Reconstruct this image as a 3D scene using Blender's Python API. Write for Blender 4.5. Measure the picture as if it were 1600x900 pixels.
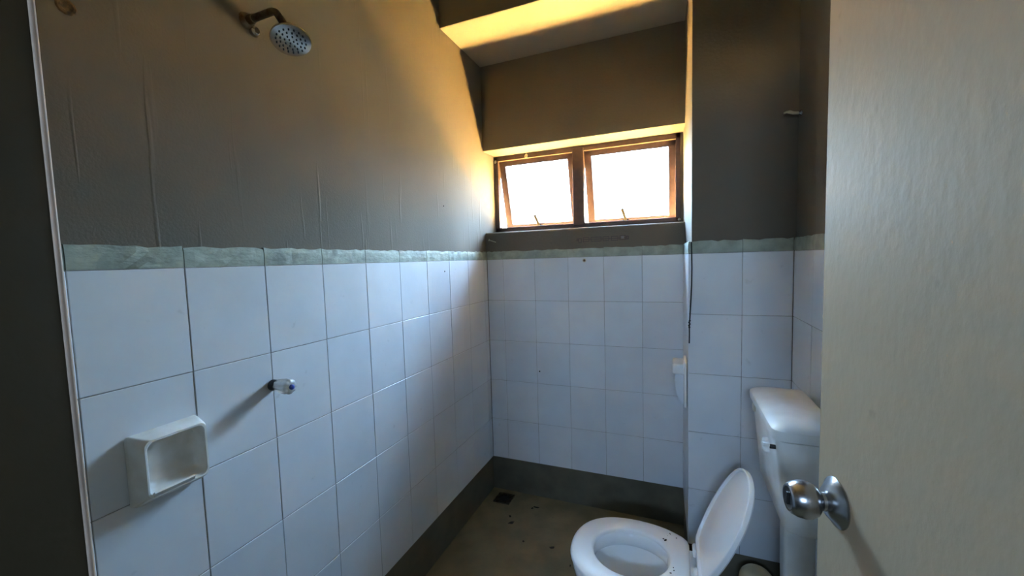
import bpy, bmesh, math, random
from mathutils import Vector, Matrix
random.seed(7)
for o in list(bpy.data.objects): bpy.data.objects.remove(o)
SC = bpy.context.scene
COL = SC.collection

# ------------------------------------------------------------------ camera
# metres; x = 0 tile face of the left wall, y = 0 tile face of the window wall, z = 0 floor
yaw, pitch, roll = -0.3845, -0.0698, -0.0292
fw = Vector((math.sin(yaw)*math.cos(pitch), math.cos(yaw)*math.cos(pitch), math.sin(pitch)))
rt = Vector((math.cos(yaw), -math.sin(yaw), 0)); up = rt.cross(fw)
r2 = rt*math.cos(roll) + up*math.sin(roll); u2 = -rt*math.sin(roll) + up*math.cos(roll)
cam = bpy.data.cameras.new('camera'); camo = bpy.data.objects.new('camera', cam); COL.objects.link(camo)
camo.matrix_world = Matrix(((r2.x, u2.x, -fw.x, 1.0756), (r2.y, u2.y, -fw.y, -2.2599), (r2.z, u2.z, -fw.z, 1.4564), (0, 0, 0, 1)))
cam.sensor_width = 36; cam.lens = 630.7/1600*36; cam.clip_start = 0.01; cam.clip_end = 300
SC.camera = camo

# ------------------------------------------------------------------ sky, sun, exposure
SUN_EL, SUN_AZ, SKY = math.radians(52), math.radians(99), 4.6
world = bpy.data.worlds.new('sky'); SC.world = world; world.use_nodes = True
wn = world.node_tree.nodes; wl = world.node_tree.links
tcw = wn.new('ShaderNodeTexCoord'); sx = wn.new('ShaderNodeSeparateXYZ'); rampw = wn.new('ShaderNodeValToRGB')      # plain hazy blue sky
wl.new(tcw.outputs['Generated'], sx.inputs[0]); wl.new(sx.outputs['Z'], rampw.inputs[0])
rampw.color_ramp.elements[0].position = 0.0; rampw.color_ramp.elements[0].color = (.36, .48, .60, 1)
rampw.color_ramp.elements[1].position = 0.55; rampw.color_ramp.elements[1].color = (.42, .65, 1.0, 1)
wl.new(rampw.outputs[0], wn['Background'].inputs[0]); wn['Background'].inputs[1].default_value = SKY
sl = bpy.data.lights.new('sun', 'SUN'); so = bpy.data.objects.new('sun', sl); COL.objects.link(so)
sl.energy = 70.0; sl.color = (1.0, 0.90, 0.70); sl.angle = math.radians(0.6)
sd = Vector((-math.cos(SUN_EL)*math.sin(SUN_AZ), -math.cos(SUN_EL)*math.cos(SUN_AZ), -math.sin(SUN_EL)))
so.rotation_euler = sd.to_track_quat('-Z', 'Y').to_euler(); so.location = (6, -2, 8)
pl = bpy.data.lights.new('window_portal', 'AREA'); po = bpy.data.objects.new('window_portal', pl); COL.objects.link(po)
pl.shape = 'RECTANGLE'; pl.size = 1.14; pl.size_y = 0.52; pl.cycles.is_portal = True     # guides sky sampling, gives no light
po.location = (0.555, 0.236, 1.88); po.rotation_euler = (math.radians(-90), 0, 0)
p2 = po.copy(); p2.data = pl.copy(); p2.name = 'fill_window_portal'; COL.objects.link(p2)
p2.data.size = .56; p2.data.size_y = .26; p2.location = (1.06, -3.71, 1.88); p2.rotation_euler = (math.radians(90), 0, 0)  # portal of the added hallway window
SC.view_settings.view_transform = 'Standard'; SC.view_settings.look = 'None'
SC.view_settings.gamma = 1; SC.view_settings.use_curve_mapping = False
SC.view_settings.exposure = 4.5
SC.cycles.max_bounces = 12; SC.cycles.diffuse_bounces = 8

# ------------------------------------------------------------------ materials
def mat(name, col, rough=0.5, var=0.0, vscale=3.0, bump=0.0, bscale=40.0, stretch=None, metal=0.0, trans=0.0, ior=1.45,
        per_obj=0.0, col2=None, speck=0.0, spec=0.5, spscale=60):
    if 'plaster' in name: spec = .2
    m = bpy.data.materials.new(name); m.use_nodes = True
    nt = m.node_tree; n = nt.nodes; l = nt.links; b = n['Principled BSDF']
    b.inputs['Roughness'].default_value = rough; b.inputs['Metallic'].default_value = metal
    b.inputs['Transmission Weight'].default_value = trans; b.inputs['IOR'].default_value = ior
    b.inputs['Specular IOR Level'].default_value = spec
    tc = n.new('ShaderNodeTexCoord'); geo = n.new('ShaderNodeNewGeometry')
    src = geo.outputs['Position']
    c = n.new('ShaderNodeRGB'); c.outputs[0].default_value = (*col, 1); out = c.outputs[0]
    if var > 0:
        t = n.new('ShaderNodeTexNoise'); t.inputs['Scale'].default_value = vscale; t.inputs['Detail'].default_value = 5
        l.new(src, t.inputs['Vector'])
        mx = n.new('ShaderNodeMix'); mx.data_type = 'RGBA'
        rp = n.new('ShaderNodeMapRange'); rp.inputs['From Min'].default_value = .35; rp.inputs['From Max'].default_value = .65
        l.new(t.outputs['Fac'], rp.inputs['Value']); l.new(rp.outputs[0], mx.inputs['Factor'])
        l.new(out, mx.inputs['A'])
        k = col2 or tuple(x*(1-var) for x in col); mx.inputs['B'].default_value = (*k, 1); out = mx.outputs['Result']
    if speck > 0:
        t = n.new('ShaderNodeTexNoise'); t.inputs['Scale'].default_value = spscale; t.inputs['Detail'].default_value = 3
        l.new(src, t.inputs['Vector'])
        rp = n.new('ShaderNodeMapRange'); rp.inputs['From Min'].default_value = .68; rp.inputs['From Max'].default_value = .76
        l.new(t.outputs['Fac'], rp.inputs['Value'])
        mu = n.new('ShaderNodeMath'); mu.operation = 'MULTIPLY'; mu.inputs[1].default_value = speck; l.new(rp.outputs[0], mu.inputs[0])
        mx = n.new('ShaderNodeMix'); mx.data_type = 'RGBA'; l.new(mu.outputs[0], mx.inputs['Factor'])
        l.new(out, mx.inputs['A']); mx.inputs['B'].default_value = (.03, .025, .02, 1); out = mx.outputs['Result']
    if per_obj > 0:
        oi = n.new('ShaderNodeObjectInfo'); rp = n.new('ShaderNodeMapRange')
        rp.inputs['To Min'].default_value = 1-per_obj; rp.inputs['To Max'].default_value = 1.0
        l.new(oi.outputs['Random'], rp.inputs['Value'])
        hs = n.new('ShaderNodeHueSaturation'); l.new(rp.outputs[0], hs.inputs['Value']); l.new(out, hs.inputs['Color']); out = hs.outputs[0]
    l.new(out, b.inputs['Base Color'])
    if bump > 0:
        t = n.new('ShaderNodeTexNoise'); t.inputs['Scale'].default_value = bscale; t.inputs['Detail'].default_value = 4
        if stretch:
            mp = n.new('ShaderNodeMapping'); mp.inputs['Scale'].default_value = stretch; l.new(src, mp.inputs['Vector']); l.new(mp.outputs[0], t.inputs['Vector'])
        else: l.new(src, t.inputs['Vector'])
        bp = n.new('ShaderNodeBump'); bp.inputs['Strength'].default_value = bump; bp.inputs['Distance'].default_value = 0.004
        l.new(t.outputs['Fac'], bp.inputs['Height']); l.new(bp.outputs[0], b.inputs['Normal'])
    return m

M = {}
M['plaster'] = mat('taupe_plaster', (.178, .150, .118), .75, .12, 2.2, .35, 90)
# left wall plaster: same paint, roller texture plus long paint runs
def runs(m):
    nt = m.node_tree; n = nt.nodes; l = nt.links; b = n['Principled BSDF']
    geo = n.new('ShaderNodeNewGeometry'); mp = n.new('ShaderNodeMapping'); mp.inputs['Scale'].default_value = (42, 42, 2.4)
    l.new(geo.outputs['Position'], mp.inputs['Vector'])
    t = n.new('ShaderNodeTexNoise'); t.inputs['Scale'].default_value = 1; t.inputs['Detail'].default_value = 2; l.new(mp.outputs[0], t.inputs['Vector'])
    rp = n.new('ShaderNodeMapRange'); rp.inputs['From Min'].default_value = .64; rp.inputs['From Max'].default_value = .76
    l.new(t.outputs['Fac'], rp.inputs['Value'])
    bp = n.new('ShaderNodeBump'); bp.inputs['Strength'].default_value = .35; bp.inputs['Distance'].default_value = .003
    l.new(rp.outputs[0], bp.inputs['Height'])
    old = b.inputs['Normal'].links[0].from_socket; l.new(old, bp.inputs['Normal']); l.new(bp.outputs[0], b.inputs['Normal'])
M['plaster_runs'] = mat('taupe_plaster_with_runs', (.178, .150, .118), .75, .12, 2.2, .14, 170); runs(M['plaster_runs'])
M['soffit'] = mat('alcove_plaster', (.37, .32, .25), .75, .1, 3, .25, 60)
M['tile'] = mat('white_glazed_tile', (.735, .765, .81), .28, .06, 6, .06, 25, per_obj=.05, speck=.12, spscale=30)
M['grout'] = mat('grey_grout', (.42, .41, .40), .8, .4, 30, .2, 200)
M['border'] = mat('green_border', (.42, .465, .385), .6, .35, 16, .9, 22, stretch=(1, 1, 2.2), per_obj=.1)
M['skirting'] = mat('dark_skirting_paint', (.15, .13, .09), .5, .25, 9, .15, 60)
M['floor'] = mat('tan_screed', (.25, .195, .105), .55, .3, 7, .3, 80, speck=.3, spscale=45)
M['doorpaint'] = mat('grey_beige_gloss_paint', (.49, .375, .25), .6, .05, 5, .16, 70, stretch=(1, 1, .6), speck=.1, spscale=30, spec=.14)
M['framepaint'] = mat('dark_frame_paint', (.05, .036, .016), .5, .15, 8, .15, 60)
M['edge_light'] = mat('edge_highlight_paint', (.52, .38, .29), .6, .3, 25)  # highlight of the lit frame edge, put into the colour
M['stay'] = mat('blackened_stay_metal', (.008, .007, .006), .7, spec=.05)
M['bracket'] = mat('dull_bracket', (.22, .21, .22), .6)
M['ceramic'] = mat('white_ceramic', (.86, .865, .865), .18, .06, 8, .03, 15)
M['ceramic_old'] = mat('worn_ceramic', (.80, .79, .76), .30, .12, 18, .1, 40, col2=(.64, .61, .55))
M['cistern'] = mat('cistern_plastic', (.87, .87, .86), .35, .12, 9, .05, 40, col2=(.76, .75, .72))
M['seat'] = mat('seat_plastic', (.90, .90, .90), .28)
M['lidrim'] = mat('yellowed_plastic', (.72, .66, .52), .4)
M['window'] = mat('brown_window_paint', (.085, .050, .042), .5, .2, 30, .15, 90)
M['chrome'] = mat('chrome', (.62, .60, .56), .18, metal=1)
M['steel'] = mat('brushed_steel', (.42, .42, .43), .26, metal=1)
M['darkmetal'] = mat('tarnished_metal', (.20, .17, .13), .35, .5, 60, .2, 120, metal=1, col2=(.12, .08, .05))
M['black'] = mat('black', (.012, .011, .010), .5)
M['cord'] = mat('dark_cord', (.02, .018, .018), .8)
M['acrylic'] = mat('clear_acrylic', (.93, .93, .92), .15, trans=.6, ior=1.4)
M['blue'] = mat('blue_button', (.02, .06, .32), .35)
M['cream'] = mat('cream_plastic', (.48, .40, .25), .5, .15, 20)
M['rust'] = mat('rusty_plug', (.20, .11, .04), .8, .5, 90, .5, 150, col2=(.06, .04, .02))
M['dirt'] = mat('dirt', (.025, .02, .014), .9)
M['ghost'] = mat('stain', (.105, .082, .075), .7)
M['filler'] = mat('old_filler', (.62, .56, .42), .8, .2, 40, .3, 80)
M['ground'] = mat('dry_grass', (.20, .17, .09), .9, .3, .8)
M['paving'] = mat('yellow_paving', (.85, .56, .18), .85, .1, 1.5)
M['brick'] = mat('pale_brick', (.48, .40, .28), .85, .2, 2)
M['outer'] = mat('outer_plaster', (.6, .5, .35), .8, .1, 2)
g = bpy.data.materials.new('window_glass'); g.use_nodes = True
n = g.node_tree.nodes; n.remove(n['Principled BSDF'])
tr = n.new('ShaderNodeBsdfTransparent'); tr.inputs[0].default_value = (.93, .95, .94, 1); gl = n.new('ShaderNodeBsdfGlossy'); gl.inputs['Roughness'].default_value = .03
fr = n.new('ShaderNodeFresnel'); ms = n.new('ShaderNodeMixShader')
g.node_tree.links.new(fr.outputs[0], ms.inputs[0]); g.node_tree.links.new(tr.outputs[0], ms.inputs[1]); g.node_tree.links.new(gl.outputs[0], ms.inputs[2])
g.node_tree.links.new(ms.outputs[0], n['Material Output'].inputs[0]); M['glass'] = g

# ------------------------------------------------------------------ mesh helpers
class MB:
    def __init__(s): s.bm = bmesh.new()
    def box(s, lo, hi, bev=0, seg=2, mtx=None):
        b = bmesh.new(); bmesh.ops.create_cube(b, size=1)
        for v in b.verts: v.co = Vector([lo[i] + (v.co[i]+.5)*(hi[i]-lo[i]) for i in range(3)])
        if bev: bmesh.ops.bevel(b, geom=list(b.edges), offset=bev, segments=seg, affect='EDGES', profile=.5)
        if mtx: b.transform(mtx)
        return s._add(b)
    def _add(s, b):
        t = bpy.data.meshes.new('t'); b.to_mesh(t); b.free(); s.bm.from_mesh(t); bpy.data.meshes.remove(t); return s
    def loft(s, rings, cap0=True, cap1=True, closed=False, mtx=None):
        b = bmesh.new(); R = [[b.verts.new(p) for p in r] for r in rings]; k = len(rings[0])
        prs = list(zip(R, R[1:])) + ([(R[-1], R[0])] if closed else [])
        for a, c in prs:
            for i in range(k): b.faces.new((a[i], a[(i+1) % k], c[(i+1) % k], c[i]))
        if not closed:
            if cap0: b.faces.new(R[0][::-1])
            if cap1: b.faces.new(R[-1])
        bmesh.ops.recalc_face_normals(b, faces=b.faces)
        if mtx: b.transform(mtx)
        return s._add(b)
    def lathe(s, prof, org, axis, seg=32):                       # prof: (radius, distance along axis)
        q = Vector(axis).to_track_quat('Z', 'Y').to_matrix().to_4x4(); m = Matrix.Translation(org) @ q
        rings = [[m @ Vector((max(r, 1e-5)*math.cos(2*math.pi*i/seg), max(r, 1e-5)*math.sin(2*math.pi*i/seg), h)) for i in range(seg)] for r, h in prof]
        return s.loft(rings)
    def tube(s, pts, rad, seg=14):
        pts = [Vector(p) for p in pts]; rings = []; prev = None
        for i, p in enumerate(pts):
            d = (pts[min(i+1, len(pts)-1)] - pts[max(i-1, 0)]).normalized()
            if prev is None: prev = d.orthogonal().normalized()
            x = (prev - d*prev.dot(d)).normalized(); y = d.cross(x); prev = x
            r = rad[i] if isinstance(rad, (list, tuple)) else rad
            rings.append([p + (x*math.cos(2*math.pi*j/seg) + y*math.sin(2*math.pi*j/seg))*r for j in range(seg)])
        return s.loft(rings)
    def mesh(s, name):
        me = bpy.data.meshes.new(name); s.bm.to_mesh(me); s.bm.free(); return me
    def build(s, name, m, parent=None, smooth=False, auto=40):
        me = s.mesh(name)
        o = bpy.data.objects.new(name, me); COL.objects.link(o); me.materials.append(m)
        if smooth:
            for p in me.polygons: p.use_smooth = True
            bm = bmesh.new(); bm.from_mesh(me)
            for e in bm.edges:
                if len(e.link_faces) == 2 and e.calc_face_angle(0) > math.radians(auto): e.smooth = False
            bm.to_mesh(me); bm.free()
        if parent: o.parent = parent
        return o
def tag(o, label, cat, group=None):
    o['label'] = label; o['category'] = cat
    if group: o['group'] = group
    return o
def struct(o, label=None):
    o['kind'] = 'structure'
    if label: o['label'] = label
    return o
def empty(name, loc=(0, 0, 0)):
    o = bpy.data.objects.new(name, None); COL.objects.link(o); o.location = loc; o.empty_display_size = .05; return o
def part(o, parent):
    o.parent = parent; o.matrix_parent_inverse = Matrix.Translation(-parent.location) if parent.type == 'EMPTY' else Matrix(); return o
def rrect(x0, x1, y0, y1, r, z, n=5):
    pts = []
    for cx, cy, a0 in ((x1-r, y1-r, 0), (x0+r, y1-r, 90), (x0+r, y0+r, 180), (x1-r, y0+r, 270)):
        for i in range(n+1):
            a = math.radians(a0 + 90*i/n); pts.append(Vector((cx+r*math.cos(a), cy+r*math.sin(a), z)))
    return pts
def arc(c, r, a0, a1, n):
    return [(c[0]+r*math.cos(math.radians(a0+(a1-a0)*i/n)), c[1]+r*math.sin(math.radians(a0+(a1-a0)*i/n))) for i in range(n+1)]

# ------------------------------------------------------------------ room shell
TT, BT, BB, PF, PL, XR = 1.46, 1.51, 0.21, -0.444, 1.122, 1.493      # tile top, border top, skirting top, pier front, pier left, right wall
TH, TW, SILL, LINT, SOF, CEIL = .25, .2019, 1.626, 2.118, 2.612, 2.95
REC = .008                                                           # plaster lies this far behind the tile face
YF, YB = -2.10, -2.25                                                # front (door) wall
struct(MB().box((-.3, -3.6, -.12), (2.6, .23, 0)).build('floor', M['floor']), 'worn tan painted screed floor')
wl_ = struct(MB().box((-.20, YB, 0), (-REC, .23, 2.95)).build('wall_left', M['plaster_runs']), 'taupe plastered shower wall above white tiles')
wb = MB(); wb.box((-.06, REC, 0), (1.18, .23, SILL), .013, 4); wb.box((-REC, REC, LINT), (1.134, .23, 2.95), .004)
wb = struct(wb.build('wall_back', M['plaster']), 'taupe plastered window wall above white tiles')
pier = struct(MB().box((1.134, PF+REC, 0), (1.70, .23, 2.95), .003).build('wall_pier', M['plaster']), 'dark taupe pier right of the window, tiled below')
for v in pier.data.vertices:
    if v.co.x < 1.3: v.co.x += .006 if v.co.y < -.2 else -.018
wr = struct(MB().box((XR+REC, YB, 0), (1.70, PF+REC, 2.95)).build('wall_right', M['plaster']), 'taupe right wall behind the cistern')
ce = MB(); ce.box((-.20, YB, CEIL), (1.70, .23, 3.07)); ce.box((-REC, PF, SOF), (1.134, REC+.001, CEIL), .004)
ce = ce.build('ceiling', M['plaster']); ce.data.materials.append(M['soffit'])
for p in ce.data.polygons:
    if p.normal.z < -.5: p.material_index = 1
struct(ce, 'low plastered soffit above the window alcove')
wf = MB(); wf.box((-.30, YB, 0), (.595, YF, 2.95)); wf.box((1.51, YB, 0), (2.2, YF, 2.95)); wf.box((.595, YB, 2.09), (1.51, YF, 2.95))
struct(wf.build('wall_front', M['plaster']), 'wall with the doorway')
hw = MB(); hw.box((-.30, -3.6, 0), (-.2, YB, 2.95)); hw.box((2.2, -3.6, 0), (2.3, YF, 2.95)); hw.box((-.3, -3.7, 0), (.78, -3.6, 2.95)); hw.box((1.34, -3.7, 0), (2.3, -3.6, 2.95)); hw.box((.78, -3.7, 0), (1.34, -3.6, 1.75)); hw.box((.78, -3.7, 2.01), (1.34, -3.6, 2.95)); hw.box((-.3, -3.7, 2.95), (2.3, YB, 3.05))
struct(hw.build('wall_hallway', M['plaster']), 'hallway walls outside the doorway')
w2 = struct(empty('added_fill_window', (1.06, -3.65, 1.75)), 'small high hallway window added as unseen fill light')  # window added behind the camera to brighten the room, never in view
h2 = MB()
for x in (.78, 1.05, 1.32): h2.box((x, -3.67, 1.75), (x+.02, -3.63, 2.01))
h2.box((.78, -3.67, 1.75), (1.34, -3.63, 1.77)); h2.box((.78, -3.67, 1.99), (1.34, -3.63, 2.01))
part(h2.build('window_frame', M['window']), w2)

# tiles: one object each, meshes shared by size
cache = {}
GAP = .0019
def tile_mesh(w, h):
    k = (round(w, 4), round(h, 4))
    if k not in cache:
        me = MB().box((GAP/2, GAP/2, -.004), (w-GAP/2, h-GAP/2, 0), .0011, 1).mesh('tile'); me.materials.append(M['tile']); cache[k] = me
    return cache[k]
def border_mesh(w, h, rnd):
    b = bmesh.new(); n = 9; rows = []
    for zi, dep in ((0, 0), (.35, .001), (.75, .0005), (1, -.001)):
        row = []
        for i in range(n+1):
            u = GAP/2 + (w-GAP)*i/n; zz = GAP/2 + (h-GAP)*zi + (rnd.uniform(-.0035, .0025) if zi == 1 else 0)
            row.append(b.verts.new((u, zz, dep + rnd.uniform(-.001, .001)*(0 < i < n))))
        rows.append(row)
    back = [[b.verts.new((v.co.x, v.co.y, -.0075)) for v in r] for r in (rows[0], rows[-1])]
    for a, c in zip(rows, rows[1:]):
        for i in range(n): b.faces.new((a[i], a[i+1], c[i+1], c[i]))
    for i in range(n):
        b.faces.new((back[0][i], back[0][i+1], rows[0][i+1], rows[0][i])); b.faces.new((rows[-1][i], rows[-1][i+1], back[1][i+1], back[1][i]))
        b.faces.new((back[0][i+1], back[0][i], back[1][i], back[1][i+1]))
    for s, i in ((0, 0), (1, n)):
        b.faces.new([r[i] for r in rows] + [back[1][i], back[0][i]])
    bmesh.ops.recalc_face_normals(b, faces=b.faces)
    me = bpy.data.meshes.new('border_tile'); b.to_mesh(me); b.free(); me.materials.append(M['border']); return me
def tiled(parent, org, u, nrm, joints, skip=()):
    """org: point on the tile face where u = 0, at floor level; joints: positions along u"""
    u = Vector(u); nrm = Vector(nrm); z = Vector((0, 0, 1)); org = Vector(org); rnd = random.Random(len(joints)+int(org.x*100))
    R = Matrix((u, z, nrm)).transposed().to_4x4()
    for a, b in zip(joints, joints[1:]):
        for r in range(5):
            if (a, r) in skip: continue
            o = bpy.data.objects.new('tile', tile_mesh(b-a, TH)); COL.objects.link(o)
            jit = Matrix.Rotation(rnd.uniform(-.0025, .0025), 4, 'X') @ Matrix.Rotation(rnd.uniform(-.0025, .0025), 4, 'Y')
            o.matrix_world = Matrix.Translation(org + u*a + z*(BB + r*TH) + nrm*rnd.uniform(-.0004, .0003)) @ R @ jit
            o.parent = parent
        o = bpy.data.objects.new('border_tile', border_mesh(b-a, BT-TT, rnd)); COL.objects.link(o)
        o.matrix_world = Matrix.Translation(org + u*a + z*TT) @ R; o.parent = parent
def js(lo, hi, one, step):
    k = math.ceil((lo-one)/step+1e-6); out = [lo]
    while one+k*step < hi-.012:
        if one+k*step > lo+.012: out.append(one+k*step)
        k += 1
    return out+[hi]
tiled(wl_, (0, 0, 0), (0, 1, 0), (1, 0, 0), js(YF, -.001, -.249, TW))
tiled(wb, (0, 0, 0), (1, 0, 0), (0, -1, 0), js(.001, 1.121, .1058, TW))
tiled(pier, (0, PF, 0), (1, 0, 0), (0, -1, 0), js(1.127, XR-.001, 1.323, TW))
PU = Vector((.012, PF, 0)).normalized()
tiled(pier, (1.115, 0, 0), PU, PU.cross(Vector((0, 0, 1))), js(.001, -PF, .04, TW))
tiled(wr, (XR, 0, 0), (0, -1, 0), (-1, 0, 0), js(-PF+.001, -YF, .673, TW))
G = -.0019
MB().box((-REC, YF, BB), (G, 0, TT+.001)).build('grout', M['grout'], wl_)
MB().box((0, -G, BB), (PL, REC, TT+.001)).build('grout', M['grout'], wb)
gp = MB(); gp.box((1.129, PF-G, BB), (XR, PF+REC, TT+.001)); gp.loft([[Vector((1.117, .005, z)), Vector((1.129, PF-G, z)), Vector((1.15, PF-G, z)), Vector((1.14, .005, z))] for z in (BB, TT+.001)]); gp.build('grout', M['grout'], pier)
MB().box((XR-G, YF, BB), (XR+REC, PF, TT+.001)).build('grout', M['grout'], wr)
B0 = -.004
struct(MB().box((-REC, YF, 0), (B0, 0, BB), 0).build('baseboard_left', M['skirting']), 'dark painted skirting below the left tiles')
struct(MB().box((B0, -B0, 0), (PL-B0, REC, BB), 0).build('baseboard_back', M['skirting']), 'dark painted skirting below the window wall tiles')
bp_ = MB(); bp_.box((1.131, PF-B0, 0), (XR-B0, PF+REC, BB)); bp_.loft([[Vector((1.119, .004, z)), Vector((1.131, PF-B0, z)), Vector((1.15, PF-B0, z)), Vector((1.14, .004, z))] for z in (0, BB)])
struct(bp_.build('baseboard_pier', M['skirting']), 'dark painted skirting of the pier')
struct(MB().box((XR-B0, YF, 0), (XR+REC, PF-B0, BB)).build('baseboard_right', M['skirting']), 'dark painted skirting of the right wall')

# ------------------------------------------------------------------ window
FX0, FX1, FZ0, FZ1, FY0, FY1 = -.004, 1.104, 1.640, 2.118, .165, .205
win = struct(empty('window_1', (.55, .185, SILL)), 'brown painted window with two tilted top-hung sashes')
fm = MB()
fm.box((FX0, FY0, FZ0), (FX0+.026, FY1, FZ1), .0015); fm.box((FX1-.024, FY0, FZ0), (FX1, FY1, FZ1), .0015)
fm.box((FX0, FY0, FZ1-.030), (FX1, FY1, FZ1), .0015); fm.box((FX0, FY0, FZ0), (FX1, FY1, FZ0+.024), .0015)
part(fm.build('window_frame', M['window']), win)
part(MB().box((.508, FY0-.004, FZ0+.01), (.574, FY1, FZ1-.01), .003).build('mullion', M['window']), win)
ms_ = MB()                                                           # mortar bedding around the frame
ms_.box((-REC, FY0+.004, SILL), (FX0+.004, FY1, LINT)); ms_.box((FX1-.003, FY0+.004, SILL), (1.134, FY1, LINT)); ms_.box((-REC, FY0+.002, SILL), (1.134, FY1, FZ0+.003))
part(ms_.build('mortar_bed', M['plaster']), win)
rnd = random.Random(3)
for q in ((.004, .162, 2.088, .010), (.215, .162, 2.100, .012), (1.098, .163, 1.652, .008)):
    part(MB().loft([[Vector((q[0]+q[3]*k*math.cos(a*.785)*rnd.uniform(.7, 1.2), q[1]+yy, q[2]+q[3]*1.2*k*math.sin(a*.785)*rnd.uniform(.7, 1.2))) for a in range(8)] for k, yy in ((1, .004), (.8, 0), (.4, -.002))]).build('filler_blob', M['filler'], smooth=True), win)
def sash(x0, x1, ang, px):
    top = FZ1-.020; h = top-(FZ0+.002); w = x1-x0; t = .024; s = .043
    s_ = MB(); s_.box((0, 0, -h), (s, t, 0), .0015); s_.box((w-s, 0, -h), (w, t, 0), .0015); s_.box((0, 0, -.043), (w, t, 0), .0015); s_.box((0, 0, -h), (w, t, -h+.034), .0015)
    o = s_.build('sash', M['window'])
    p = MB().box((s-.005, .012, -h+.025), (w-s+.005, .016, -.031)).build('pane', M['glass'], o)
    st = MB(); st.box((px-.020, -.006, -h+.008), (px+.020, 0, -h+.022), .002); st.lathe([(.007, 0), (.007, .012), (.004, .013)], (px, 0, -h+.015), (0, -1, 0), 12)
    st.tube([(px, -.010, -h+.015), (px-.006, -.022, -h+.045), (px-.018, -.036, -h+.095)], [.008, .0085, .009], 10)
    st.build('stay_handle', M['stay'], o, True)
    o.parent = win; o.matrix_parent_inverse = Matrix.Translation(-win.location)
    o.location = (x0, FY1-.022, top); o.rotation_euler = (math.radians(ang), 0, 0)
    return o
sash(FX0+.022, .512, 15, .235); sash(.572, FX1-.018, 15, .23)

# ------------------------------------------------------------------ door, frame
hinge, edge = Vector((1.431, -2.177, 0)), Vector((1.3208, -1.385, 0))
e = (edge-hinge).normalized(); W = (edge-hinge).length; nr = Vector((-e.y, e.x, 0))      # nr: normal of the visible face
DM = Matrix((e, -nr, (0, 0, 1))).transposed().to_4x4(); DM.translation = hinge
door = MB().box((0, 0, .008), (W, .040, 2.03), .0035, 2).build('door_1', M['doorpaint']); door.matrix_world = DM
struct(door, 'grey beige painted flush door standing open')
KD = W-.065; KZ = 1.03
knob = MB().lathe([(.0135, .008), (.0125, .024), (.0125, .025), (.018, .027), (.026, .033), (.0302, .042), (.0310, .051), (.0288, .062), (.0248, .070), (.0215, .0735), (.0185, .073), (.012, .0725), (0, .0725)], (KD, 0, KZ), (0, -1, 0), 40).build('door_knob', M['steel'], door, True, 60)
knob['label'] = 'brushed steel ball knob'
MB().lathe([(.041, 0), (.0415, .002), (.040, .004), (.033, .008), (.024, .016), (.0155, .019), (.0155, .024), (.014, .0245)], (KD, 0, KZ), (0, -1, 0), 40).build('rosette', M['steel'], knob, True, 50)
tb = MB(); tb.box((KD-.003, -.0755, KZ-.011), (KD+.003, -.0722, KZ+.011), .001); tb.build('turn_button', M['black'], knob)
dl = MB(); dl.box((W-.0005, .011, KZ-.03), (W+.0012, .029, KZ+.03)); dl.box((W, .014, KZ-.010), (W+.009, .026, KZ+.010), .002); dl.build('latch', M['steel'], door)
tf = MB(); tf.box((.595, YB-.015, 0), (.632, YF+.002, 2.05), .005, 3); tf.box((1.478, YB-.015, 0), (1.51, YF+.002, 2.05), .005, 3); tf.box((.595, YB-.015, 2.045), (1.51, YF+.002, 2.09), .005, 3)
tf = struct(tf.build('trim_1', M['framepaint'], None, True, 50), 'dark door frame')
MB().tube([(.6305, YF+.0003, .01), (.6305, YF+.0003, 2.04)], .0024, 12).build('edge_highlight', M['edge_light'], tf, True)  # pale strip painting the window light caught by the jamb edge

# ------------------------------------------------------------------ toilet
CY = -.855; SZ = .40
half = [(.720, 0), (.7235, .045), (.735, .085), (.757, .122), (.790, .153), (.835, .176), (.890, .188), (.945, .190), (1.000, .185), (1.045, .174), (1.080, .158), (1.108, .143), (1.120, .133), (1.122, .120), (1.122, .05)]
poly = [(x, y) for x, y in half] + [(1.122, 0)] + [(x, -y) for x, y in half[:0:-1]]
OC = (.930, 0)
def polar(pg, c, N):
    out = []
    for k in range(N):
        a = 2*math.pi*k/N; d = (math.cos(a), math.sin(a)); best = 0
        for i in range(len(pg)):
            p, q = pg[i], pg[(i+1) % len(pg)]
            ax, ay = p[0]-c[0], p[1]-c[1]; ex, ey = q[0]-p[0], q[1]-p[1]
            den = d[0]*ey-d[1]*ex
            if abs(den) < 1e-9: continue
            t = (ax*ey-ay*ex)/den; s = (ax*d[1]-ay*d[0])/den
            if t > 0 and -1e-6 <= s <= 1+1e-6: best = max(best, t)
        out.append(best)
    return out
N = 72
rout = polar(poly, OC, N)
rout = [(rout[i-1]+2*rout[i]+rout[(i+1) % N])/4 for i in range(N)]
def hole(k, a=.130, b=.120):
    t = 2*math.pi*k/N; return a*b/math.sqrt((b*math.cos(t))**2+(a*math.sin(t))**2)
def ring(fr, z, off=(0, 0)):
    return [Vector((OC[0]+off[0]+fr(k)*math.cos(2*math.pi*k/N), CY+off[1]+fr(k)*math.sin(2*math.pi*k/N), z)) for k in range(N)]
def lerp(t): return lambda k: hole(k)*(1-t)+rout[k]*t
toilet = tag(empty('toilet', (.93, CY, 0)), 'white ceramic toilet with its lid raised, beside the tiled pier', 'toilet')
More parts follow.
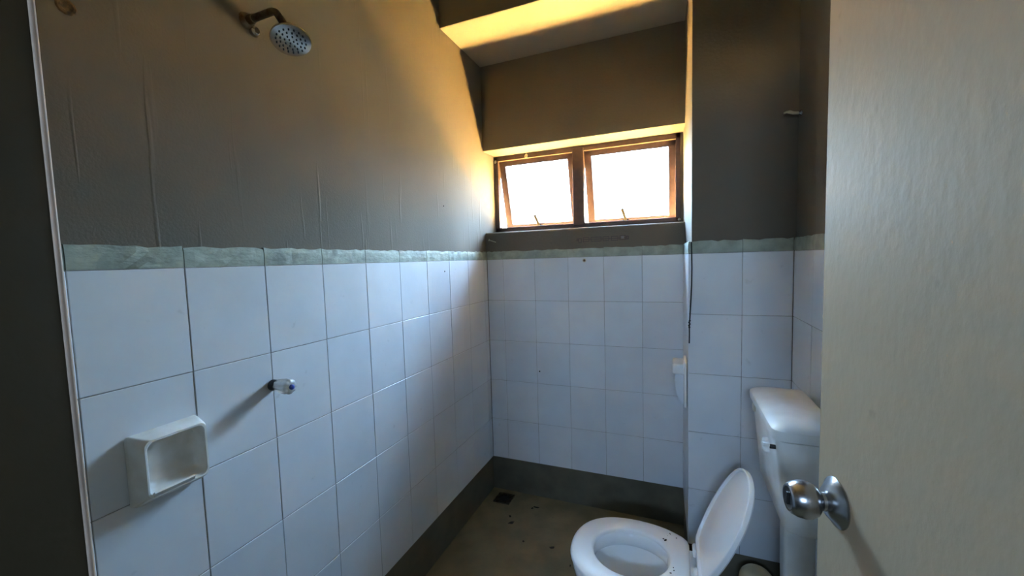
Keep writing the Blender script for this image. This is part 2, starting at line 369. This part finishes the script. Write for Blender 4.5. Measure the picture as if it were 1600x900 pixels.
# pan: outside from the foot up to the rim, then down inside the bowl
rim = lambda s: (lambda k: rout[k]*s)
def foot(a, b, cx): return lambda k: a*b/math.sqrt((b*math.cos(2*math.pi*k/N))**2+(a*math.sin(2*math.pi*k/N))**2)
rings = [ring(foot(.20, .105, 0), .001, (.06, 0)), ring(foot(.195, .10, 0), .03, (.06, 0)), ring(foot(.165, .085, 0), .10, (.06, 0)), ring(foot(.165, .095, 0), .20, (.05, 0)),
         ring(rim(.80), .29), ring(rim(.93), .345), ring(rim(.965), .375), ring(rim(.965), .392), ring(rim(.94), SZ), ring(lerp(.25), SZ), ring(lerp(.1), .395),
         ring(lerp(.02), .375), ring(lerp(.02), .355), ring(lerp(.12), .345), ring(lambda k: hole(k)*.98, .31), ring(lambda k: hole(k)*.84, .255), ring(lambda k: hole(k)*.62, .21), ring(lambda k: hole(k)*.4, .185), ring(lambda k: hole(k)*.2, .18)]
pan = MB().loft(rings, True, True)
pan.box((1.05, CY-.115, .24), (1.19, CY+.115, .398), .02, 4); pan.tube([(1.10, CY, .20), (1.20, CY, .20), (1.28, CY+.05, .19), (1.325, CY+.13, .17), (1.342, CY+.205, .15)], [.05, .050, .05, .05, .05], 20)
part(pan.build('pan', M['ceramic'], None, True, 50), toilet)
part(MB().lathe([(.085, 0), (.0, .0005)], (.93, CY, .205), (0, 0, 1), 32).build('water', mat('still_water', (.55, .58, .6), .03, trans=.6, ior=1.33)), toilet)
so_ = [ring(lerp(t), SZ+.003+z) for t, z in ((.0, 0), (-.01, .008), (.02, .014), (.12, .0185), (.45, .0205), (.8, .0175), (.94, .0125), (1.0, .006), (.985, 0))]
seat = part(MB().loft(so_, closed=True).build('seat', M['seat'], None, True, 60), toilet)
HX, HZ = 1.146, .430
# lid built closed (pointing to -x from the hinge), then swung up past vertical
LC = (-.176, 0); LR = .865
def lring(t, z):
    return [Vector((LC[0]+(rout[k]*t*LR)*math.cos(2*math.pi*k/N), (rout[k]*t*.86)*math.sin(2*math.pi*k/N), z)) for k in range(N)]
LM = Matrix.Translation((HX, CY, HZ)) @ Matrix.Rotation(math.radians(115), 4, 'Y')
lidr = [lring(.02, .0), lring(.5, .0), lring(.945, .0), lring(.950, -.002), lring(.957, -.009), lring(.972, -.0105), lring(.992, -.009), lring(1, -.004), lring(1, .003), lring(.97, .008), lring(.7, .012), lring(.02, .014)]
lid = part(MB().loft(lidr, mtx=LM).build('lid', M['seat'], None, True, 30), toilet)
for yy in (CY+.078, CY-.042):
    hg = MB(); hg.lathe([(.008, -.018), (.0085, -.017), (.0085, .017), (.008, .018)], (HX-.006, yy, .424), (0, 1, 0), 16); hg.box((HX-.012, yy-.012, .399), (HX+.012, yy+.012, .420), .003)
    part(hg.build('hinge', M['seat'], None, True, 50), toilet)
part(MB().box((HX-.003, CY-.105, .412), (HX+.012, CY+.105, .430), .004).build('hinge_bar', M['seat']), toilet)
# dirt on the seat
k = 0
for x, y, sx, sy in ((1.043, -.762, .007, .004), (1.036, -.757, .003, .003), (1.058, -.721, .005, .0015), (1.080, -.738, .0025, .002), (1.070, -.892, .0022, .002), (1.072, -.905, .0025, .002), (1.062, -.920, .004, .0025), (.860, -.700, .002, .002), (1.050, -.735, .002, .0015)):
    d = MB().lathe([(1, 0), (.9, .6), (.4, 1)], (0, 0, 0), (0, 0, 1), 7).build('dirt_crumb', M['dirt'])
    t = min(1, max(0, (math.hypot(x-OC[0], y-CY)-.125)/.06)); z = SZ+.003+.0195
    if x < .9: z = SZ+.003+.0172
    d.scale = (sx, sy, .0012); d.location = (x, y, z); d.rotation_euler = (0, 0, random.uniform(0, 3))
    tag(d, 'tiny black dirt crumb lying on the toilet seat', 'dirt', 'dirt crumbs on the toilet seat')

# cistern
cis = tag(empty('cistern', (1.41, -.84, .70)), 'white plastic toilet cistern on the right wall beside the door', 'cistern')
CA, CB = -1.032, -.648
body = [rrect(1.358, 1.472, CA+.012, CB-.012, .03, .694), rrect(1.350, 1.475, CA+.007, CB-.007, .032, .702), rrect(1.346, 1.476, CA+.006, CB-.006, .032, .76), rrect(1.336, 1.478, CA+.003, CB-.003, .030, .86), rrect(1.328, 1.478, CA+.002, CB-.002, .028, .945), rrect(1.328, 1.478, CA+.002, CB-.002, .028, .950)]
part(MB().loft(body).build('tank', M['cistern'], None, True, 50), cis)
lidb = [rrect(1.330, 1.477, CA+.003, CB-.003, .026, .9525), rrect(1.319, 1.480, CA-.002, CB+.002, .030, .954), rrect(1.317, 1.481, CA-.003, CB+.003, .031, .972), rrect(1.3185, 1.4805, CA-.0015, CB+.0015, .030, .980), rrect(1.324, 1.478, CA+.004, CB-.004, .028, .985), rrect(1.345, 1.470, CA+.022, CB-.022, .025, .993), rrect(1.375, 1.440, CA+.08, CB-.08, .02, 1.001)]
part(MB().loft(lidb).build('cistern_lid', M['cistern'], None, True, 35), cis)
lv = MB(); lv.lathe([(.006, 0), (.006, .018)], (1.330, -1.005, .926), (-1, 0, 0), 14)
lo_ = part(lv.build('lever_shaft', M['black'], None, True), cis)
kn = MB()
star = [[Vector((xx, -1.005+r*math.cos(a)*s, .928+r*math.sin(a)*s)) for i in range(30) for a in [2*math.pi*i/30] for r in [.0165+.0045*math.cos(5*a)]] for xx, s in ((1.314, .9), (1.312, 1), (1.303, 1), (1.299, .85), (1.298, .3))]
part(kn.loft(star).build('flush_knob', M['ceramic_old'], None, True, 50), cis)
part(MB().lathe([(.015, 0), (.0165, .002), (.0165, .006), (.012, .009), (0, .010)], (1.332, -.700, .93), (-1, 0, 0), 20).build('side_plug', M['lidrim'], None, True), cis)
sh = [rrect(1.378, 1.452, -.925, -.870, .010, .30), rrect(1.372, 1.450, -.925, -.870, .010, .5), rrect(1.370, 1.450, -.925, -.870, .010, .6935)]
fp = tag(empty('flush_pipe', (1.40, -.85, .25)), 'white boxed flush pipe below the cistern', 'pipe')
part(MB().loft(sh).build('pipe_cover', M['cistern'], None, True, 50), fp)
part(MB().tube([(1.350, -.875, .33), (1.348, -.870, .28), (1.33, -.86, .25), (1.29, -.854, .24), (1.18, -.855, .245)], .02, 14).build('pipe_bend', M['cream'], None, True), toilet)
part(MB().box((1.470, -.95, .78), (XR, -.73, .90), .004).build('wall_bracket', M['cistern']), cis)
# soil pipe in the corner
sp = tag(empty('soil_pipe', (1.365, -.565, 0)), 'cream domed soil pipe stub on the floor behind the toilet', 'pipe')
part(MB().lathe([(.054, 0), (.054, .17), (.060, .171), (.060, .20)], (1.365, -.565, 0), (0, 0, 1), 32).build('pipe', M['cream'], None, True, 40), sp)
part(MB().lathe([(.060, .20), (.059, .212), (.054, .226), (.044, .238), (.030, .246), (.014, .250), (0, .2508)], (1.365, -.565, 0), (0, 0, 1), 32).build('cap', M['cream'], None, True, 60), sp)

# ------------------------------------------------------------------ shower
shw = tag(empty('shower', (0, -1.457, 2.127)), 'chrome shower head on a bent arm high on the left wall', 'shower')
fl = part(MB().lathe([(.021, 0), (.022, .002), (.019, .009), (.013, .013), (.012, .03)], (-REC, -1.457, 2.127), (1, 0, 0), 28).build('flange', M['darkmetal'], None, True, 40), shw)
HC = Vector((.153, -1.457, 2.040)); hn = Vector((.30, -.24, -.92)).normalized()
pts = [(-.004, -1.457, 2.127), (.05, -1.457, 2.127)]
for i in range(9):
    a = math.radians(90-65*i/8); pts.append((.088+.030*math.cos(a), -1.457, 2.097+.030*math.sin(a)))
back = HC - hn*.020
pts.append((back.x*.7+pts[-1][0]*.3-.0, -1.457, back.z*.6+pts[-1][2]*.4)); pts.append(tuple(back))
part(MB().tube(pts, .0095, 16).build('arm', M['darkmetal'], None, True, 60), shw)
hd = part(MB().lathe([(.012, -.028), (.015, -.020), (.022, -.016), (.042, -.010), (.0475, -.005), (.0485, -.001), (.0475, .0015), (.044, .002), (0, .0045)], HC, hn, 48).build('head', M['chrome'], None, True, 50), shw)
q = hn.to_track_quat('Z', 'Y').to_matrix()
for rr, cnt in ((.006, 3), (.015, 8), (.025, 13), (.0345, 18)):
    for i in range(cnt):
        a = 2*math.pi*i/cnt+rr*40; c = HC + q @ Vector((rr*math.cos(a), rr*math.sin(a), .0036-.0016*(rr/.047)**2))
        nz = MB().lathe([(.0021, 0), (.0019, .0022), (.001, .0026)], c, hn, 6).build('nozzle', M['black'])
        nz.parent = hd
cp = MB(); cp.lathe([(.012, 0), (.014, .004), (.013, .013), (.008, .018)], (-REC, -1.440, 2.106), (1, 0, 0), 14); part(cp.build('fixing_screw', M['chrome'], None, True), shw)
# broken plaster round the flange
# tap
tap = tag(empty('shower_tap', (0, -1.463, 1.117)), 'clear acrylic tap knob with blue button on the left wall tiles', 'tap')
part(MB().lathe([(.0155, 0), (.016, .004), (.016, .016), (.014, .020)], (.0003, -1.463, 1.117), (1, 0, 0), 24).build('collar', M['black'], None, True), tap)
kr = []
for r, h in ((.0135, .0205), (.0165, .024), (.0190, .040), (.0215, .058), (.0215, .066), (.019, .073), (.012, .076), (.0085, .076)):
    kr.append([Vector((h, -1.463+(r*(1+.055*math.cos(8*a)))*math.cos(a), 1.118+(r*(1+.055*math.cos(8*a)))*math.sin(a))) for a in [2*math.pi*i/64 for i in range(64)]])
part(MB().loft(kr).build('knob', M['acrylic'], None, True, 60), tap)
part(MB().lathe([(.0075, 0), (.0075, .004), (.005, .006), (0, .0065)], (.0755, -1.463, 1.118), (1, 0, 0), 20).build('button', M['blue'], None, True), tap)
part(MB().lathe([(.005, 0), (.005, .05)], (.021, -1.463, 1.118), (1, 0, 0), 10).build('spindle', M['chrome'], None, True), tap)

# ------------------------------------------------------------------ soap dish
SY0, SY1, SZ0, SZ1 = -1.804, -1.664, .950, 1.106
def rr_yz(y0, y1, z0, z1, r, x): return [Vector((x, p.x, p.y)) for p in rrect(y0, y1, z0, z1, r, 0, 6)]
dish = MB().loft([rr_yz(SY0, SY1, SZ0, SZ1, .008, .0004), rr_yz(SY0+.001, SY1-.001, SZ0+.001, SZ1-.001, .009, .012), rr_yz(SY0+.012, SY1-.002, SZ0+.014, SZ1-.008, .014, .036), rr_yz(SY0+.015, SY1-.004, SZ0+.018, SZ1-.011, .014, .041),
    rr_yz(SY0+.018, SY1-.008, SZ0+.021, SZ1-.015, .015, .041), rr_yz(SY0+.021, SY1-.011, SZ0+.024, SZ1-.018, .016, .036), rr_yz(SY0+.026, SY1-.015, SZ0+.030, SZ1-.022, .018, .012), rr_yz(SY0+.034, SY1-.024, SZ0+.038, SZ1-.03, .018, .0055)])
dish = tag(dish.build('soap_dish', M['ceramic_old'], None, True, 45), 'square worn white ceramic soap dish on the left wall tiles', 'soap dish')
lip = MB()
prof = [(.036, SZ0+.020), (.043, SZ0+.022), (.047, SZ0+.030), (.044, SZ0+.033), (.036, SZ0+.027)]
lip.loft([[Vector((x, yy, z)) for x, z in prof] for yy in [SY0+.024+i*(SY1-SY0-.062)/8 for i in range(9)]]).build('lip', M['ceramic_old'], dish, True, 60)

# ------------------------------------------------------------------ small wall things
# toilet roll holder on the side of the pier (inside the alcove)
hy = -.31; PL = 1.1225
tr_ = tag(empty('toilet_roll_holder', (PL, hy, .90)), 'white ceramic toilet roll holder on the side of the pier', 'holder')
rr2 = lambda y0, y1, z0, z1, r, x: [Vector((x, p.x, p.y)) for p in rrect(y0, y1, z0, z1, r, 0, 4)]
part(MB().loft([rr2(hy-.075, hy+.075, .785, .990, .010, PL-.0003), rr2(hy-.074, hy+.074, .787, .988, .010, PL-.008), rr2(hy-.068, hy+.068, .793, .982, .010, PL-.012)]).build('base', M['ceramic'], None, True, 40), tr_)
part(MB().loft([rr2(hy-.066, hy+.066, .925, .982, .010, PL-.011), rr2(hy-.062, hy+.062, .929, .978, .010, PL-.018), rr2(hy-.062, hy+.062, .929, .978, .010, PL-.052), rr2(hy-.058, hy+.058, .933, .974, .009, PL-.057)]).build('hood', M['ceramic'], None, True, 40), tr_)
bodyp = [(PL-.011, .930), (PL-.046, .930), (PL-.048, .900), (PL-.046, .865), (PL-.036, .830), (PL-.022, .805), (PL-.011, .797)]
part(MB().loft([[Vector((x, yy, z)) for x, z in bodyp] for yy in (hy-.056, hy+.056)]).build('cup', M['tile']), tr_)
# cord on the pier
cd = MB()
cp_ = [(1.1385, -.4475, 1.508), (1.1395, -.4475, 1.46), (1.1405, -.447, 1.40), (1.1395, -.447, 1.33), (1.136, -.447, 1.25), (1.133, -.447, 1.19), (1.131, -.447, 1.165), (1.1315, -.447, 1.12), (1.131, -.447, 1.088)]
cd.tube(cp_, .0026, 8)
cd = tag(cd.build('hanging_cord', M['cord'], None, True), 'thin black knotted cord hanging at the edge of the pier', 'cord')
kt = MB()
for i in range(5): kt.lathe([(.001, -.004), (.0042, -.002), (.0042, .002), (.001, .004)], (1.1315+random.uniform(-.0015, .0015), -.4475, 1.155+i*.007), (random.uniform(-.4, .4), 0, 1), 10)
kt.build('knot', M['cord'], cd, True)
# hook on right wall
hk = tag(empty('wall_hook', (XR+REC, -.475, 1.955)), 'small metal hook high on the right wall beside the pier', 'hook')
part(MB().lathe([(.010, 0), (.010, .004), (.005, .010)], (XR+REC, -.478, 1.955), (-1, 0, 0), 16).build('base', M['steel'], None, True), hk)
part(MB().tube([(XR+REC-.006, -.478, 1.955), (1.475, -.480, 1.957), (1.462, -.482, 1.962), (1.452, -.484, 1.962), (1.444, -.486, 1.959)], [.0045, .0055, .006, .004, .003], 10).build('peg', M['filler'], None, True), hk)
# wall plug and hole near the shower
hl = tag(MB().lathe([(.016, 0), (.014, .003), (.010, .0035), (.007, .001), (0, .0005)], (-REC, -1.822, 1.966), (1, 0, 0), 11).build('wall_plug', M['rust'], None, True), 'rusty broken wall plug high on the left wall', 'wall plug')
# plug with ring on the back tiles
pg = tag(MB().lathe([(.0105, 0), (.0105, .0015), (.009, .002), (.0065, .002), (.0065, .0008)], (.604, -.0002, 1.441), (0, -1, 0), 20).build('screw_plug', M['filler'], None, True), 'round wall plug in the tiles under the window', 'wall plug')
MB().lathe([(.0064, 0), (.0064, .0012), (0, .0014)], (.604, -.0002, 1.441), (0, -1, 0), 16).build('plug_hole', M['rust'], pg)
# screw under the sill
sc_ = MB(); sc_.tube([(.060, REC, 1.566), (.045, -.010, 1.573), (.032, -.024, 1.579)], .003, 8); sc_.lathe([(.0035, 0), (.0065, .003), (.0065, .005), (0, .0055)], (.033, -.023, 1.5785), (-.66, -.7, .3), 12)
tag(sc_.build('screw', M['filler'], None, True), 'pale bent screw under the left end of the window sill', 'screw')
# ghost marks of a removed rail under the window
gm = MB()
def fr_(x0, x1, z0, z1, t=.004):
    for a in (((x0, z0), (x1, z0+t)), ((x0, z1-t), (x1, z1)), ((x0, z0), (x0+t, z1)), ((x1-t, z0), (x1, z1))):
        gm.box((a[0][0], REC-.0006, a[0][1]), (a[1][0], REC+.001, a[1][1]))
zc = 1.557
for x0, x1, dz in ((.570, .590, -.004), (.596, .632, 0), (.640, .700, 0), (.706, .742, 0), (.752, .790, 0), (.796, .830, .002)): fr_(x0, x1, zc-.013+dz, zc+.013+dz)
fr_(.560, .572, zc-.008, zc+.008, .005); fr_(.830, .846, zc-.009, zc+.011, .006); gm.box((.60, REC-.0006, zc-.002), (.83, REC+.001, zc+.002))
gm.build('rail_mark', M['ghost'], wb)['label'] = 'dark outline left by a removed rail'
tag(MB().box((.806, REC-.003, zc-.003), (.820, REC, zc+.010), .001).build('rail_bracket', M['bracket']), 'small square bracket left under the window sill', 'bracket')

# floor drain
dr = tag(empty('floor_drain', (.104, -.088, 0)), 'square metal floor drain in the corner under the window', 'drain')
dm = MB()
inner = [Vector((.104+.034*math.cos(2*math.pi*i/32), -.088+.034*math.sin(2*math.pi*i/32), .004)) for i in range(32)]
def sq(h, z): return [Vector((.104+h*max(-1, min(1, 1.42*math.cos(2*math.pi*i/32))), -.088+h*max(-1, min(1, 1.42*math.sin(2*math.pi*i/32))), z)) for i in range(32)]
dm.loft([sq(.052, .0003), sq(.052, .003), sq(.049, .0045), inner, [v-Vector((0, 0, .0035)) for v in inner]], True, False)
part(dm.build('plate', M['darkmetal'], None, False), dr)
part(MB().lathe([(.0345, .0005), (0, .0008)], (.104, -.088, 0), (0, 0, 1), 32).build('drain_hole', M['black']), dr)
# debris on the floor
for i, (x, y, sx, sy, lab) in enumerate(((.319, -.110, .016, .007, 0), (.300, -.125, .007, .006, 0), (.205, -.238, .009, .006, 0), (.233, -.288, .017, .008, 0), (.347, -.404, .006, .005, 0), (.500, -.398, .012, .008, 0), (.614, -.485, .006, .004, 0))):
    d = MB().loft([[Vector((r*math.cos(a)*(1+.35*math.sin(3*a+i)), r*math.sin(a)*(1+.3*math.cos(2*a+i)), h)) for a in [2*math.pi*k/11 for k in range(11)]] for r, h in ((1, 0), (.9, .8), (.35, 1.2))]).build('dirt_fleck', M['dirt'])
    d.scale = (sx, sy, .003); d.location = (x, y, .0003); d.rotation_euler = (0, 0, i*1.3)
    tag(d, ('largest dark dirt fleck on the floor right of the drain', 'small dark fleck touching the largest one right of the drain', 'dark dirt fleck on the floor just in front of the drain', 'curled dark fleck second in front of the floor drain', 'small dark fleck in the middle of the open floor', 'dark fleck on the floor left of the toilet seat', 'tiny dark fleck on the floor close to the toilet pan')[i], 'dirt', 'dirt flecks on the floor')
# insects specks on walls
for p, nrm, s, lab in (((-REC, -.470, 1.738), (1, 0, 0), .004, 'tiny black speck on the left wall plaster near the window'), ((0, -.498, 1.408), (1, 0, 0), .004, 'tiny black speck on a top row left wall tile'), ((.324, 0, .785), (0, -1, 0), .005, 'tiny black speck low on the window wall tiles')):
    tag(MB().lathe([(s, 0), (s*.8, .001), (s*.3, .0015)], p, nrm, 7).build('wall_speck', M['dirt']), lab, 'speck', 'black specks on the walls')

# ------------------------------------------------------------------ outdoors
gr = MB().box((-40, -40, -.35), (40, 60, -.15)).build('ground', M['ground']); struct(gr, 'sunlit sandy ground outside the window')
struct(MB().box((-8, .23, -.15), (8, 3.2, -.10), .01).build('paving', M['paving']), 'sunlit yellow paving outside the window')
bw = empty('boundary_wall', (0, 9, -.15)); tag(bw, 'sunlit pale brick boundary wall outside beyond the window', 'wall')
part(MB().box((-14, 9, -.15), (14, 9.22, 2.35)).build('brickwork', M['brick']), bw)
part(MB().box((-14, 8.95, 2.35), (14, 9.27, 2.45), .01).build('coping', M['outer']), bw)
